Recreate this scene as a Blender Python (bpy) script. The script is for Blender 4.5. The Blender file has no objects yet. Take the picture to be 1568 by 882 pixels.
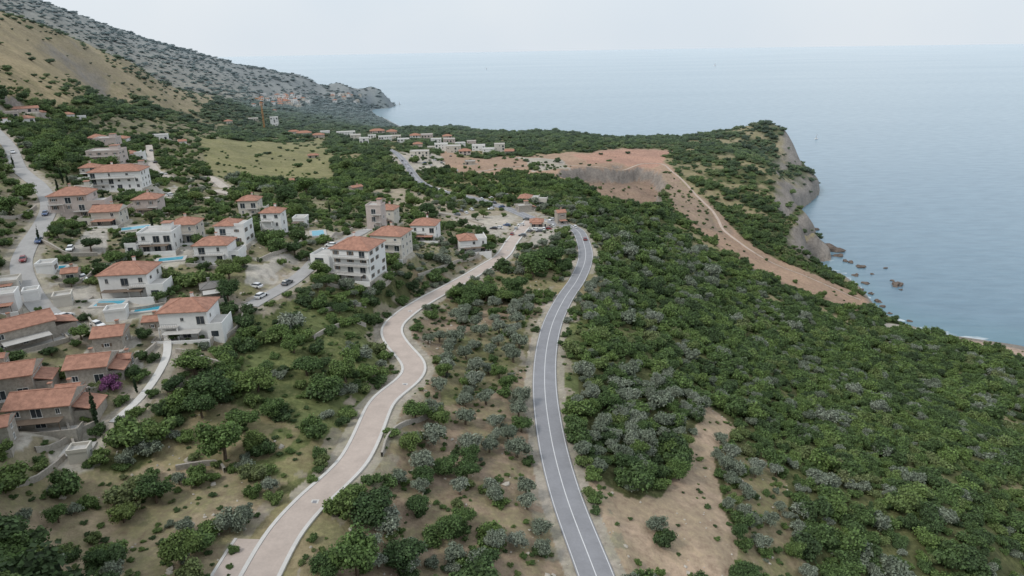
import bpy, math, random, time
import numpy as np
from mathutils import Matrix, Vector
T0=time.time()
rng=np.random.default_rng(7); random.seed(7)
scene=bpy.context.scene
F=1045.0; TH=math.radians(19.55); RO=math.radians(1.0); CZ=200.0
cT,sT,cR,sR=math.cos(TH),math.sin(TH),math.cos(RO),math.sin(RO)
def ray(u,v):
    dx=(u-784)/F; dy=(441-v)/F
    x=cR*dx+sR*dy; y=-sR*dx+cR*dy
    return x, cT+y*sT, -sT+y*cT
# ---------------------------------------------------------------- noise
def h2(xi,yi,s):
    h=(xi.astype(np.int64)*374761393+yi.astype(np.int64)*668265263+s*974711)&0xffffffff
    h=((h^(h>>13))*1274126177)&0xffffffff
    return ((h^(h>>16))&0xffffffff)/4294967296.0
def vnoise(x,y,s=0):
    xi=np.floor(x);yi=np.floor(y);fx=x-xi;fy=y-yi
    fx=fx*fx*(3-2*fx);fy=fy*fy*(3-2*fy)
    a=h2(xi,yi,s);b=h2(xi+1,yi,s);c=h2(xi,yi+1,s);d=h2(xi+1,yi+1,s)
    return a+(b-a)*fx+(c-a)*fy+(a-b-c+d)*fx*fy
def fbm(x,y,o=4,s=0):
    t=0;a=.5;n=0
    for k in range(o):
        t=t+a*vnoise(x*2**k,y*2**k,s+k);n+=a;a*=.5
    return t/n
def sstep(x,a,b):
    t=np.clip((x-a)/(b-a),0,1);return t*t*(3-2*t)
# ---------------------------------------------------------------- terrain survey points
H=[ # u,v,elevation
(915,882,108),(868,760,110),(838,640,111),(832,580,111),(848,490,110),(885,425,109),(897,375,107),(868,345,105),
(400,882,122),(460,785,121),(533,718,121),(584,608,120),(636,574,118),(598,512,118),(662,455,115),(740,410,111),(790,365,107),
(820,340,104),(760,315,102),(700,298,101),(640,276,99),(605,233,95),
(50,860,124),(200,850,122),(300,760,122),(180,720,124),(50,720,127),(30,640,130),(130,640,130),(230,600,129),(60,540,133),(200,540,132),(300,500,132),
(400,560,126),(480,600,123),(480,500,127),(400,470,131),(200,450,136),(60,450,138),(120,380,141),(250,385,139),(370,375,138),(460,370,134),
(560,425,127),(620,400,124),(690,385,117),(740,380,113),(640,350,118),(560,330,120),(440,310,124),(380,320,132),(300,310,136),(180,340,141),(40,330,146),
(60,270,150),(180,280,141),(170,230,139),(270,255,128),(20,190,155),(100,185,150),(330,240,114),(400,250,104),(500,265,101),(450,225,96),(560,245,97),
(560,210,78),(500,200,80),(400,190,85),(300,195,102),(200,185,122),(700,250,90),(700,225,83),(620,212,76),(760,235,82),(850,250,88),(780,270,96),(900,300,97),
(950,245,80),(1000,235,76),(950,275,80),(1000,300,78),(1050,290,66),(1100,350,56),(1180,400,39),(1260,440,23),(1325,466,7),
(1000,350,82),(1000,400,90),(940,400,101),(1100,450,71),(1200,480,50),(1300,500,30),(1400,518,12),(1400,600,42),(1500,570,20),(1560,560,10),(1560,700,58),(1300,650,74),
(1100,600,92),(960,550,106),(1000,700,103),(1200,800,93),(1500,850,78),(1100,860,102),(720,600,114),(720,750,114),(650,850,115),(740,500,113),(800,430,111),
(1080,250,72),(1140,240,68),(1180,310,52),(1200,360,42),(1130,300,58),(1232,352,34),(1200,405,34),(1248,402,18),(1262,415,12),(1296,436,8),
(430,155,60),(500,150,48),(540,165,24),(350,155,92),(460,175,62),(470,130,90),(520,145,45),
# waterline
(1213,277,0),(1222,262,0),(1253,387,0),(1272,398,0),(1288,410,0),(1318,440,0),(1348,476,0),(1420,506,0),(1490,518,0),(1568,530,0),
(596,157,0),(574,166,0),(592,182,0),(620,196,0),
# seabed
(1245,262,-20),(1272,330,-20),(1275,372,-20),(1300,395,-18),(1340,434,-18),(1385,478,-15),(1445,495,-12),(1568,505,-16),(1500,440,-25),(1400,380,-25),(1300,300,-25),(1500,300,-25),
(1250,200,-25),(1400,150,-25),(1100,150,-25),(900,150,-25),(750,150,-25),(660,170,-22),(612,158,-20),(606,172,-18),(700,110,-25),(620,110,-25),(1000,100,-25),(1500,100,-25),(1560,420,-25),
]
D=[ # u,v,distance
(0,20,1000),(100,52,1080),(200,98,1160),(330,148,1330),(0,90,760),(60,100,820),(120,130,880),(200,150,960),(0,140,640),
(62,2,2300),(0,-30,2200),(130,28,2300),(180,46,2350),(270,74,2400),(330,90,2400),(400,102,2450),(460,114,2500),(520,124,2540),(565,131,2560),(582,137,2560),(591,147,2570),
(700,194,1330),(650,201,1400),(800,208,1200),(870,206,1150),(910,214,1120),(1000,215,1120),(1100,206,1120),(1150,199,1120),(1186,198,1110),(1205,212,1095),(1216,230,1085),
(1120,225,1000),(1050,222,1010),(1160,225,1030),(1190,240,1010),
(1200,282,860),(1219,303,800),(1238,330,735),(1245,348,700),
]
ZP=[(100,1500,200),(250,1700,120),(0,1500,240),(0,3200,420),(200,1500,110),(300,3100,40),(300,3600,-30),(400,2800,50),(400,3150,-30),(500,2850,-10),(460,3100,-30),(200,3600,60),(200,4600,-20),(560,2680,-5),(600,2750,-20),(540,2900,-30),(100,5000,60),
(700,1560,0),(650,1640,0),(800,1400,0),(900,1300,0),(1000,1300,0),(1100,1260,0),(1180,1180,0),(700,1750,-22),(800,1600,-22),(900,1500,-22),(1000,1480,-22),(1100,1450,-22),(1200,1260,-22),(1300,900,-25),
(1222,860,0),(1243,800,0),(1256,735,0),(1255,700,0),(1270,720,-20),(1268,680,-16)]
ctrl=[]
for u,v,h in H:
    x,y,z=ray(u,v); hl=math.hypot(x,y); r=(h-CZ)/z*hl; ctrl.append((math.atan2(x,y),math.log(r),h))
for u,v,d in D:
    x,y,z=ray(u,v); hl=math.hypot(x,y); ctrl.append((math.atan2(x,y),math.log(d),CZ+z/hl*d))
for u,d,z in ZP:
    x,y,_=ray(u,200); ctrl.append((math.atan2(x,y),math.log(d),z))
C=np.array(ctrl)
def feat(a,l): return np.stack([a*1.0,l*0.55],-1)
P=feat(C[:,0],C[:,1]); N=len(P)
def kern(d): return np.sqrt(d*d+0.00008)
K=kern(np.linalg.norm(P[:,None]-P[None],axis=-1))
A=np.zeros((N+3,N+3));A[:N,:N]=-K+np.eye(N)*0.002;A[:N,N]=1;A[:N,N+1:]=P;A[N:,:N]=A[:N,N:].T
W=np.linalg.solve(A,np.concatenate([C[:,2],np.zeros(3)]))
NA,NR=660,780
azs=np.linspace(-math.radians(54),math.radians(54),NA); lrs=np.linspace(math.log(55),math.log(6000),NR)
AZ,LR=np.meshgrid(azs,lrs); Q=feat(AZ.ravel(),LR.ravel()); Zt=np.empty(len(Q))
for s in range(0,len(Q),40000):
    q=Q[s:s+40000]; dd=np.sqrt((q[:,0:1]-P[None,:,0])**2+(q[:,1:2]-P[None,:,1])**2)
    Zt[s:s+40000]=-kern(dd)@W[:N]+W[N]+q@W[N+1:]
Z=Zt.reshape(NR,NA); R=np.exp(LR); X=R*np.sin(AZ); Y=R*np.cos(AZ)
# sea cliffs of the headland: rise fast from the waterline
hm=sstep(R,650,720)*sstep(AZ,.16,.24)*(1-sstep(R,1300,1500)); lift=np.where(Z<34,34*(np.clip(Z,0,34)/34)**.32,Z)+3*sstep(Z,10,30); Z=np.where(Z>0,Z*(1-hm)+lift*hm,Z)
pos=np.clip((Z-2)/20,0,1)
Z=Z+(fbm(X/16,Y/16,3,5)-.5)*1.8*pos
far=sstep(R,650,1500)
Z=Z+far*(fbm(X/130,Y/130,4,9)-.5)*14*np.clip((Z-8)/50,0,1)
Z=Z+sstep(R,900,1300)*(AZ<-0.1)*(fbm(X/420,Y/420,3,19)-.5)*24*np.clip((Z-60)/80,0,1)
Z=Z+sstep(R,450,700)*(fbm(X/30,Y/30,4,29)-.5)*6*np.clip(Z/30,0,1)
da=azs[1]-azs[0]; dl=lrs[1]-lrs[0]
def gi(x,y):
    a=(np.arctan2(x,y)-azs[0])/da; l=(0.5*np.log(x*x+y*y)-lrs[0])/dl
    return np.clip(l,0,NR-1.001),np.clip(a,0,NA-1.001)
def bil(G,x,y):
    l,a=gi(np.asarray(x,float),np.asarray(y,float)); i=l.astype(int); j=a.astype(int); fi=l-i; fj=a-j
    return G[i,j]*(1-fi)*(1-fj)+G[i+1,j]*fi*(1-fj)+G[i,j+1]*(1-fi)*fj+G[i+1,j+1]*fi*fj
rr=np.exp(lrs)
def hit(u,v,maxr=4500):
    x,y,z=ray(u,v); hl=math.hypot(x,y); az=math.atan2(x,y)
    a=min(max((az-azs[0])/da,0),NA-1.001); j=int(a); fj=a-j
    col=Z[:,j]*(1-fj)+Z[:,j+1]*fj
    zr=CZ+z/hl*rr; b=np.nonzero(zr<np.maximum(col,-30))[0]
    if len(b)==0 or rr[b[0]]>maxr: r=maxr; return np.array([r*math.sin(az),r*math.cos(az),float(bil(Z,r*math.sin(az),r*math.cos(az)))])
    k=max(b[0],1); d0=zr[k-1]-col[k-1]; d1=zr[k]-col[k]; t=d0/(d0-d1+1e-9); t=min(max(t,0),1)
    r=rr[k-1]+(rr[k]-rr[k-1])*t
    return np.array([r*math.sin(az),r*math.cos(az),CZ+z/hl*r])
def seahit(u,v):
    x,y,z=ray(u,v); t=-CZ/z; return np.array([x*t,y*t,0.0])
def wpoly(px): return np.array([hit(u,v)[:2] for u,v in px])
def inpoly(x,y,p):
    r=np.zeros(x.shape,bool); n=len(p)
    for i in range(n):
        x1,y1=p[i];x2,y2=p[(i+1)%n]
        if y1==y2: continue
        c=((y1>y)!=(y2>y))&(x<(x2-x1)*(y-y1)/(y2-y1)+x1); r^=c
    return r
# ---------------------------------------------------------------- roads
def catmull(p,step=1.5):
    p=np.array(p); p=np.vstack([2*p[0]-p[1],p,2*p[-1]-p[-2]]); out=[]
    for i in range(1,len(p)-2):
        n=max(2,int(np.linalg.norm(p[i+1]-p[i])/step)); t=np.linspace(0,1,n,endpoint=False)[:,None]
        a,b,c,d=p[i-1],p[i],p[i+1],p[i+2]
        out.append(.5*((2*b)+(-a+c)*t+(2*a-5*b+4*c-d)*t*t+(-a+3*b-3*c+d)*t**3))
    out.append(p[-2:-1]); return np.vstack(out)
def smooth(a,k):
    n=len(a); k=min(k,(n-1)//2*2-1)
    if k<3: return a
    pad=k//2; b=np.concatenate([np.repeat(a[:1],pad,0),a,np.repeat(a[-1:],pad,0)])
    return np.convolve(b,np.ones(k)/k,'valid')
def mkroad(px,k=31,step=1.5):
    w=np.array([hit(u,v) for u,v in px]); c=catmull(w,step); c[:,2]=smooth(c[:,2],k); 
    c[:,0]=smooth(c[:,0],7); c[:,1]=smooth(c[:,1],7); return c
ROADS={
'main':(mkroad([(918,900),(912,882),(890,820),(868,760),(850,700),(839,640),(834,590),(836,540),(846,495),(864,458),(884,427),(896,400),(895,375),(885,355),(866,343),(840,340),(812,333),(785,322),(760,314),(735,306),(700,298),(665,289),(642,277),(628,260),(618,246),(606,234),(590,226)]),3.4),
'light':(mkroad([(385,900),(400,878),(428,828),(462,783),(500,748),(533,716),(556,680),(572,642),(585,612),(611,593),(634,575),(632,554),(612,532),(599,512),(602,494),(626,474),(662,455),(702,432),(742,410),(770,390),(784,370),(800,350),(812,338)],21),3.4),
'village':(mkroad([(-12,195),(15,225),(30,258),(60,285),(75,312),(64,345),(38,380),(32,410),(48,450),(72,480),(100,500),(122,518)]),2.8),
'street':(mkroad([(378,472),(405,455),(440,435),(470,413),(492,388),(520,372),(560,352),(600,338)]),2.6),
'lane':(mkroad([(165,655),(215,612),(238,578),(256,542),(254,508)]),.9),
'gravel':(mkroad([(228,222),(234,255),(268,274),(318,272),(345,287)]),2.4),
'dirt':(mkroad([(690,268),(780,256),(850,250),(940,256),(1006,250),(1030,264),(1060,292),(1096,330),(1112,356),(1160,390),(1240,425),(1320,462)]),1.1),
'cross':(mkroad([(330,290),(345,300),(300,300),(270,290)]),1.8),
}
RD=np.full(Z.shape,999.0)
def flatten(pts,hw,w0,w1,dz,RDm=True):
    global Z
    x0,y0=pts[:,:2].min(0)-w1-hw; x1,y1=pts[:,:2].max(0)+w1+hw
    m=np.nonzero(((X>x0)&(X<x1)&(Y>y0)&(Y<y1)).ravel())[0]
    xs=X.ravel()[m]; ys=Y.ravel()[m]; dmin=np.empty(len(m)); zi=np.empty(len(m))
    for s in range(0,len(m),20000):
        dd=(xs[s:s+20000,None]-pts[None,:,0])**2+(ys[s:s+20000,None]-pts[None,:,1])**2
        k=dd.argmin(1); dmin[s:s+20000]=np.sqrt(dd[np.arange(len(k)),k]); zi[s:s+20000]=pts[k,2]
    e=dmin-hw; w=1-sstep(e,w0,w1); zf=Z.ravel().copy(); zf[m]=zf[m]*(1-w)+(zi+dz)*w; Z=zf.reshape(Z.shape)
    return m,e
# excavated quarry face on the neck of the headland
qp=inpoly(X+(fbm(X/25,Y/25,3,71)-.5)*22,Y+(fbm(X/25,Y/25,3,73)-.5)*22,wpoly([(850,262),(905,256),(990,258),(1015,276),(1005,316),(935,308)])).astype(float)
for _ in range(3): qp=(qp+np.roll(qp,1,0)+np.roll(qp,-1,0)+np.roll(qp,1,1)+np.roll(qp,-1,1))/5
Z=Z-11*qp-2.5*qp*np.floor(fbm(X/40,Y/40,2,75)*5)/2
for k,(pts,hw) in ROADS.items():
    if k=='dirt': pts[:,2]=smooth(bil(Z,pts[:,0],pts[:,1]),15)
    m,e=flatten(pts,hw,1.6,8,-0.22)
    f=RD.ravel(); f[m]=np.minimum(f[m],e); RD=f.reshape(Z.shape)
# ---------------------------------------------------------------- house survey
HS=[
(298,520,88,40,-22,.8,'hip','white'),(208,457,88,34,-25,.8,'hip','white'),(176,538,52,22,-18,1.1,'gable','stone'),(148,590,72,26,-22,.9,'gable','stone'),
(38,532,92,28,8,.6,'gable','stone'),(32,612,78,34,-20,.9,'gable','stone'),(84,660,108,34,-28,.7,'gable','stone'),(2,690,56,34,-20,.9,'gable','stone'),
(250,386,62,26,-22,.8,'flat','white'),(290,372,50,26,-22,.9,'hip','cream'),(334,404,62,26,-22,.8,'hip','white'),(363,376,56,28,-24,.8,'hip','white'),(423,362,38,34,-20,.9,'hip','white'),
(386,331,36,22,-18,.9,'hip','cream'),(232,329,44,22,-22,.9,'hip','pink'),(172,346,50,20,-24,.8,'gable','cream'),(120,336,66,34,-22,.8,'hip','pink'),
(188,292,84,26,-22,.5,'hip','white'),(168,254,56,20,-22,.7,'flat','pink'),(168,230,38,16,-20,.8,'flat','pink'),
(553,432,84,46,-28,.9,'hip','white'),(602,398,64,34,-24,.9,'hip','cream'),(578,352,30,34,-20,1,'flat','pink'),(596,345,34,22,-20,1,'hip','cream'),
(653,369,46,22,-14,.9,'hip','white'),(723,387,46,18,8,.8,'hip','white'),(325,456,28,14,0,1,'greyhip','stone'),(240,508,34,10,-20,.8,'gable','stone'),
(14,478,40,24,-15,1,'flat','white'),(15,448,40,12,-15,1,'flat','cream'),
(128,712,34,4,-24,.8,'flat','cream'),
(810,314,34,9,-10,.8,'hip','cream'),(802,324,26,7,20,.8,'flat','stone'),(858,343,18,16,20,1,'gable','stone'),(822,348,20,7,0,1,'hip','cream'),
(643,240,30,7,-5,.6,'flat','cream'),(546,297,20,9,30,.6,'gable','stone'),(452,282,14,5,0,.7,'gable','stone'),
(75,420,30,8,-20,1,'flat','white'),(100,470,28,8,-10,1,'flat','cream'),(130,300,28,10,-10,1,'flat','cream'),
(205,245,26,9,-12,1,'hip','white'),(246,214,24,6,-5,.7,'flat','white'),(280,222,12,5,5,1,'gable','white'),(105,182,18,6,5,.8,'hip','white'),(126,184,12,5,5,.8,'flat','white'),
(40,172,34,5,5,.4,'gable','pink'),(14,180,26,7,0,.7,'flat','pink'),(40,188,24,6,0,.7,'hip','white'),(4,195,24,6,0,.7,'flat','white'),(62,178,16,5,0,.7,'hip','cream'),
(530,208,28,5,0,.5,'flat','white'),(545,216,16,8,0,1,'flat','cream'),(558,222,14,9,0,1,'flat','white'),(578,206,22,5,0,.6,'hip','pink'),(590,216,20,6,0,.7,'hip','white'),(606,215,16,6,0,.8,'flat','cream'),
(618,219,18,5,0,.8,'hip','cream'),(636,213,16,5,0,.8,'hip','white'),(654,214,18,7,0,.8,'flat','pink'),(668,220,16,6,0,.8,'hip','pink'),(676,232,20,10,0,.8,'flat','white'),(688,222,18,8,0,.8,'flat','pink'),
(695,234,22,9,0,.8,'flat','cream'),(712,238,18,6,0,.8,'hip','pink'),(733,231,20,7,0,.8,'hip','cream'),(748,235,18,6,0,.8,'hip','pink'),(765,234,16,12,0,.8,'flat','cream'),(780,236,14,4,0,.8,'gable','stone'),
(466,208,22,4,0,.6,'hip','cream'),(488,211,18,4,0,.6,'hip','pink'),(450,206,16,4,0,.6,'hip','cream'),(421,193,12,12,0,1,'flat','white'),(385,185,20,3,0,.6,'flat','cream'),(480,242,16,3,0,.6,'hip','stone'),
(422,196,8,6,0,1,'flat','white'),(350,190,12,4,0,.8,'hip','cream'),(720,252,16,4,0,.8,'flat','stone'),
(112,432,26,9,-15,1,'gable','stone'),(462,348,24,12,-18,1,'flat','white'),(212,266,32,10,-18,.8,'flat','pink'),(142,272,30,14,-18,.9,'hip','cream'),(52,462,24,8,-10,1,'flat','white'),
(182,492,34,8,-15,.8,'flat','white'),(112,618,40,16,-24,.8,'gable','stone'),(0,575,34,22,-20,.9,'gable','stone'),(196,566,22,10,-20,1,'gable','stone'),(150,222,26,10,-18,1,'hip','pink'),(190,222,20,9,-18,1,'hip','white'),
(640,226,14,5,0,.8,'hip','pink'),(662,232,14,6,0,.8,'flat','cream'),(705,226,16,6,10,.8,'hip','white'),(570,213,12,5,0,.8,'hip','cream'),(600,206,16,4,0,.8,'hip','pink'),(685,214,14,5,0,.8,'hip','cream'),(722,222,14,5,0,.8,'flat','pink'),(498,206,14,4,0,.8,'hip','white'),
]
HS=[h if not(h[0]>495 and h[1]<245 and h[6]=='hip' and i%5<3) else h[:6]+('flat','white') for i,h in enumerate(HS)]
for i in range(46):
    a=random.gauss(434,20); b=random.gauss(157,6)
    if b<142 or a>480: continue
    HS.append((a,b,random.uniform(6,10),random.uniform(3.5,5),random.uniform(-20,20),.8,random.choice(['hip','hip','flat']),random.choice(['white','white','cream'])))
for i in range(16): HS.append((random.uniform(505,560),random.uniform(146,158),random.uniform(4,7),3,0,.8,random.choice(['hip','flat','flat']),random.choice(['white','cream'])))
houses=[]
for (u,v,wp,hp,ar,ra,rf,wl) in HS:
    p=hit(u,v)
    if p[2]<2: continue
    zc=p[1]*cT-(p[2]-CZ)*sT
    wa=wp*zc/F; a=math.radians(ar); w=wa/(math.cos(a)+ra*abs(math.sin(a))); d=w*ra
    h=hp*zc/F/.95; phi=math.atan2(p[0],p[1])
    ext=.5*(w*abs(math.sin(a))+d*math.cos(a)); c=p[:2]+ext*np.array([math.sin(phi),math.cos(phi)])
    houses.append(dict(c=c,z=p[2],w=w,d=d,h=max(h,2.6),rot=-phi+a,roof=rf,wall=wl,dist=math.hypot(*c)))
HD=np.full(Z.shape,999.0)
for hs in houses:
    rad=.5*max(hs['w'],hs['d'])*1.08
    q=np.array([[hs['c'][0],hs['c'][1],hs['z']]])
    m,e=flatten(q,rad,.8,5,-0.05 if hs['dist']<450 else 0)
    f=HD.ravel(); f[m]=np.minimum(f[m],e); HD=f.reshape(Z.shape)
POOLS=[]
for (u,v,w,d,rt) in [(208,350,9,4.2,.5),(487,358,4.5,8,.3),(82,412,6,3.5,.2),(168,466,7,3.5,.1),(226,474,6,3.5,.3),(120,690,3.5,2.5,.2),(352,398,6,3,.3),(262,398,7,3.5,.3)]:
    p=hit(u,v); m,e=flatten(p[None],max(w,d)*.55,.8,5,-.05); f=HD.ravel(); f[m]=np.minimum(f[m],e-.8); HD=f.reshape(Z.shape); POOLS.append((p,w,d,rt))
for k in ('main','light','village','street'):
    flatten(ROADS[k][0],ROADS[k][1],1.2,3,-0.22)
# ---------------------------------------------------------------- land-cover zones
SOIL=(.34,.26,.195);RED=(.40,.275,.205);PALE=(.46,.42,.37);GRASS=(.14,.165,.07);DARK=(.10,.105,.05);GOLD=(.37,.295,.185);FIELD=(.27,.25,.135)
Cov=np.full(Z.shape,.93); G=np.zeros(Z.shape+(4,)); G[...,:3]=DARK; G[...,3]=.5; SC=np.full(Z.shape,1.0)
wx=X+(fbm(X/(R*.05),Y/(R*.05),3,41)-.5)*R*.05; wy=Y+(fbm(X/(R*.05),Y/(R*.05),3,51)-.5)*R*.05
def zone(px,cov,col,gr,sc=1.0,warp=True):
    p=wpoly(px); m=inpoly(wx if warp else X,wy if warp else Y,p)
    Cov[m]=cov; G[m,:3]=col; G[m,3]=gr; SC[m]=sc
zone([(-60,-60),(62,0),(200,55),(280,80),(420,108),(590,136),(596,156),(480,140),(350,150),(200,98),(100,52),(-60,0)],.5,(.34,.28,.20),.4,.9)
zone([(-60,0),(0,15),(100,50),(200,95),(330,148),(300,170),(200,152),(100,150),(-60,150)],.34,GOLD,.4,.8)
zone([(-60,0),(0,22),(80,52),(150,85),(210,124),(150,128),(60,105),(-60,95)],.07,GOLD,.2,.6)
zone([(-60,190),(130,186),(330,192),(360,290),(460,300),(560,300),(700,330),(790,350),(765,392),(640,435),(580,440),(480,425),(400,480),(345,520),(290,590),(230,640),(130,720),(-60,770)],.42,(.27,.235,.165),.65,.8)
zone([(-60,200),(130,190),(220,215),(240,260),(110,260),(-60,250)],.8,DARK,.5,1)
zone([(295,206),(480,213),(505,236),(508,283),(420,275),(325,278)],.06,FIELD,.5,.5)
zone([(560,290),(640,292),(720,322),(800,318),(834,348),(800,372),(740,352),(600,312)],.22,(.40,.34,.27),.35,.7)
zone([(640,318),(720,330),(800,322),(870,338),(872,352),(812,385),(768,372),(740,350)],.07,(.46,.42,.37),.1,.6)
zone([(600,240),(660,232),(700,245),(690,262),(640,270),(615,258)],.25,PALE,.1,.6)
zone([(640,262),(700,270),(770,268),(775,285),(700,290),(660,286)],.95,DARK,.5,.9)
zone([(676,222),(720,240),(780,240),(900,232),(1000,227),(1045,232),(1016,248),(1050,275),(1108,330),(1135,362),(1185,394),(1300,441),(1348,471),(1300,471),(1200,436),(1112,390),(1068,352),(1024,306),(1010,284),(1000,316),(935,308),(850,274),(780,264),(720,272),(690,255)],.07,RED,.15,.5)
zone([(880,234),(1000,229),(1030,238),(1000,256),(900,250)],.02,(.45,.27,.205),.05,.5)
zone([(1005,262),(1050,275),(1108,330),(1128,362),(1072,350),(1024,305)],.16,(.35,.255,.20),.3,.5)
zone([(850,260),(905,256),(990,258),(1015,276),(1005,316),(935,308)],.05,(.34,.24,.185),.12,.5)
zone([(780,242),(860,244),(880,262),(800,262)],.3,PALE,.3,.6)
zone([(1345,492),(1425,506),(1432,514),(1355,502)],.05,PALE,.0,.6)
zone([(1460,517),(1568,532),(1600,560),(1490,532)],.05,(.42,.32,.26),.0,.6)
zone([(380,490),(480,440),(590,480),(575,560),(560,640),(480,720),(400,740),(350,640)],.55,GRASS,.75,.9)
zone([(560,600),(540,660),(500,700),(440,735),(420,710),(500,660)],.06,(.28,.245,.14),.5,.5)
zone([(620,510),(700,470),(835,440),(822,520),(805,600),(822,700),(885,900),(470,900),(560,725),(645,600)],.26,SOIL,.52,.62)
zone([(640,440),(720,400),(790,380),(880,370),(850,430),(830,460),(700,475),(640,500)],.6,(.25,.2,.13),.7,.9)
zone([(690,520),(790,480),(790,560),(740,610),(680,620)],.28,(.24,.215,.13),.75,.65)
zone([(-60,700),(130,720),(300,715),(440,735),(380,800),(320,900),(-60,900)],.36,(.34,.275,.195),.6,.85)
zone([(895,738),(960,762),(1020,765),(1055,690),(1085,625),(1130,652),(1095,700),(1108,770),(1135,840),(1125,900),(930,900)],.05,(.44,.335,.25),.25,.5,)
zone([(1100,690),(1180,700),(1200,800),(1240,900),(1120,900),(1130,830)],.5,(.29,.235,.155),.6,.75)
zone([(860,540),(905,420),(925,440),(890,520),(885,600),(870,620)],.6,GRASS,.8,.6)
for pp in [[(60,430),(130,436),(150,470),(100,486)],[(120,345),(160,352),(150,390),(90,385)],[(380,395),(440,385),(470,395),(420,405)],[(480,360),(520,352),(540,372),(500,392)],[(210,290),(250,280),(300,300),(250,310)],[(255,375),(300,380),(300,402),(240,400)],[(380,405),(440,400),(420,430),(375,440)]]: zone(pp,.08,(.45,.42,.38),.15,.6)
near=(RD<2.2); G[near&(R<520),:3]=(.40,.36,.31); G[near,3]=.3
m2=(RD<5)&(RD>=2.2)&(R<520)&(fbm(X/5,Y/5,2,77)>.5); G[m2,:3]=(.36,.31,.25); G[m2,3]=.45; Cov[m2]*=.6
Cov*=np.clip(.5+fbm(X/20,Y/20,3,61)*1.0,0,1.05)
# natural clearings with dry grass inside the scrub
gl=(fbm(X/32,Y/32,4,161)>.635)&(R<1100)&(Cov>.5); Cov[gl]*=.35; SC[gl]*=.7; G[gl,:3]=(.30,.25,.155); G[gl,3]=.55
Cov[RD<1.3]=0; Cov[HD<.6]=0
hp_=(HD<2.2)&(R<700); G[hp_,:3]=(.43,.40,.355); G[hp_,3]=.2
dZr=np.gradient(Z,axis=0)/(R*dl); dZa=np.gradient(Z,axis=1)/(R*da); sl=np.hypot(dZr,dZa)
cl=sstep(sl,.55,.95)*(R>430)*(Z<110)*(AZ>0.0)+sstep(sl,1.0,1.4)*(R>430)*(AZ<=0); bands=(.7+.6*fbm(X/6,Z/3,3,91))[...,None]
G[...,:3]=G[...,:3]*(1-cl[...,None])+np.array((.27,.24,.215))*bands*cl[...,None]; G[...,3]*=1-cl; Cov*=1-.93*cl
G[...,:3]*=(1-.35*qp*(fbm((X+Y)/7,Z/2.5,3,97)))[...,None]
sh=(Z<2.0); G[sh,:3]=(.27,.24,.21); G[sh,3]=0; Cov[Z<2.5]=0
hz=sstep(R,450,2700)[...,None]*.85; G[...,:3]=G[...,:3]*(1-hz)+np.array((.26,.305,.335))*hz; G[...,3]*=1-.95*sstep(R,450,2700)  # aerial haze painted into the ground colour, stronger with distance
def nn(Ga,x,y):
    l,a=gi(x,y); return Ga[np.round(l).astype(int),np.round(a).astype(int)]
# ---------------------------------------------------------------- materials
def newmat(n):
    m=bpy.data.materials.new(n); m.use_nodes=True; t=m.node_tree; b=t.nodes['Principled BSDF']; return m,t,b
def NN(t,ty,**k):
    n=t.nodes.new(ty)
    for a,v in k.items(): setattr(n,a,v)
    return n
def ramp(t,fac,stops):
    r=NN(t,'ShaderNodeValToRGB'); e=r.color_ramp.elements
    while len(e)<len(stops): e.new(.5)
    for i,(p,c) in enumerate(stops): e[i].position=p; e[i].color=(*c,1)
    t.links.new(fac,r.inputs[0]); return r.outputs[0]
def noise(t,co,s,d=4,r=.6):
    n=NN(t,'ShaderNodeTexNoise'); n.inputs['Scale'].default_value=s; n.inputs['Detail'].default_value=d; n.inputs['Roughness'].default_value=r
    t.links.new(co,n.inputs['Vector']); return n.outputs['Fac']
def mix(t,f,a,b,bt='MIX'):
    n=NN(t,'ShaderNodeMix',data_type='RGBA',blend_type=bt)
    for i,x in ((0,f),(6,a),(7,b)):
        if hasattr(x,'links'): t.links.new(x,n.inputs[i])
        elif i==0: n.inputs[0].default_value=x
        else: n.inputs[i].default_value=(*x,1)
    return n.outputs[2]
def mth(t,op,a,b=0):
    n=NN(t,'ShaderNodeMath',operation=op)
    for i,x in ((0,a),(1,b)):
        if hasattr(x,'links'): t.links.new(x,n.inputs[i])
        else: n.inputs[i].default_value=x
    return n.outputs[0]
def simple(n,c,rough=.8,var=.3,scale=1.0,metal=0,bump=0,spec=.3):
    m,t,b=newmat(n); g=NN(t,'ShaderNodeNewGeometry'); f=noise(t,g.outputs['Position'],scale)
    f2=noise(t,g.outputs['Position'],scale*7,3)
    lo=tuple(x*(1-var) for x in c); hi=tuple(min(1,x*(1+var)) for x in c)
    col=ramp(t,f,[(.3,lo),(.7,hi)]); col=mix(t,.35,col,ramp(t,f2,[(.3,lo),(.7,hi)]))
    t.links.new(col,b.inputs['Base Color']); b.inputs['Roughness'].default_value=rough; b.inputs['Metallic'].default_value=metal
    b.inputs['Specular IOR Level'].default_value=spec
    if bump:
        bn=NN(t,'ShaderNodeBump'); bn.inputs['Strength'].default_value=bump; bn.inputs['Distance'].default_value=.1; t.links.new(f2,bn.inputs['Height']); t.links.new(bn.outputs[0],b.inputs['Normal'])
    return m
M={}
M['white']=simple('white_plaster',(.74,.735,.72),.85,.09,.6)
M['cream']=simple('cream_plaster',(.58,.545,.485),.85,.11,.6)
M['pink']=simple('pink_stone_cladding',(.53,.455,.42),.85,.14,.9)
M['stone']=simple('rubble_stone_wall',(.38,.345,.30),.9,.35,1.6,bump=.5)
M['tile']=simple('terracotta_tiles',(.37,.195,.14),.88,.38,.9,bump=.4)
M['greytile']=simple('grey_tiles',(.20,.19,.18),.85,.2,.9)
M['slab']=simple('concrete_slab',(.47,.455,.43),.85,.18,.5)
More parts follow.
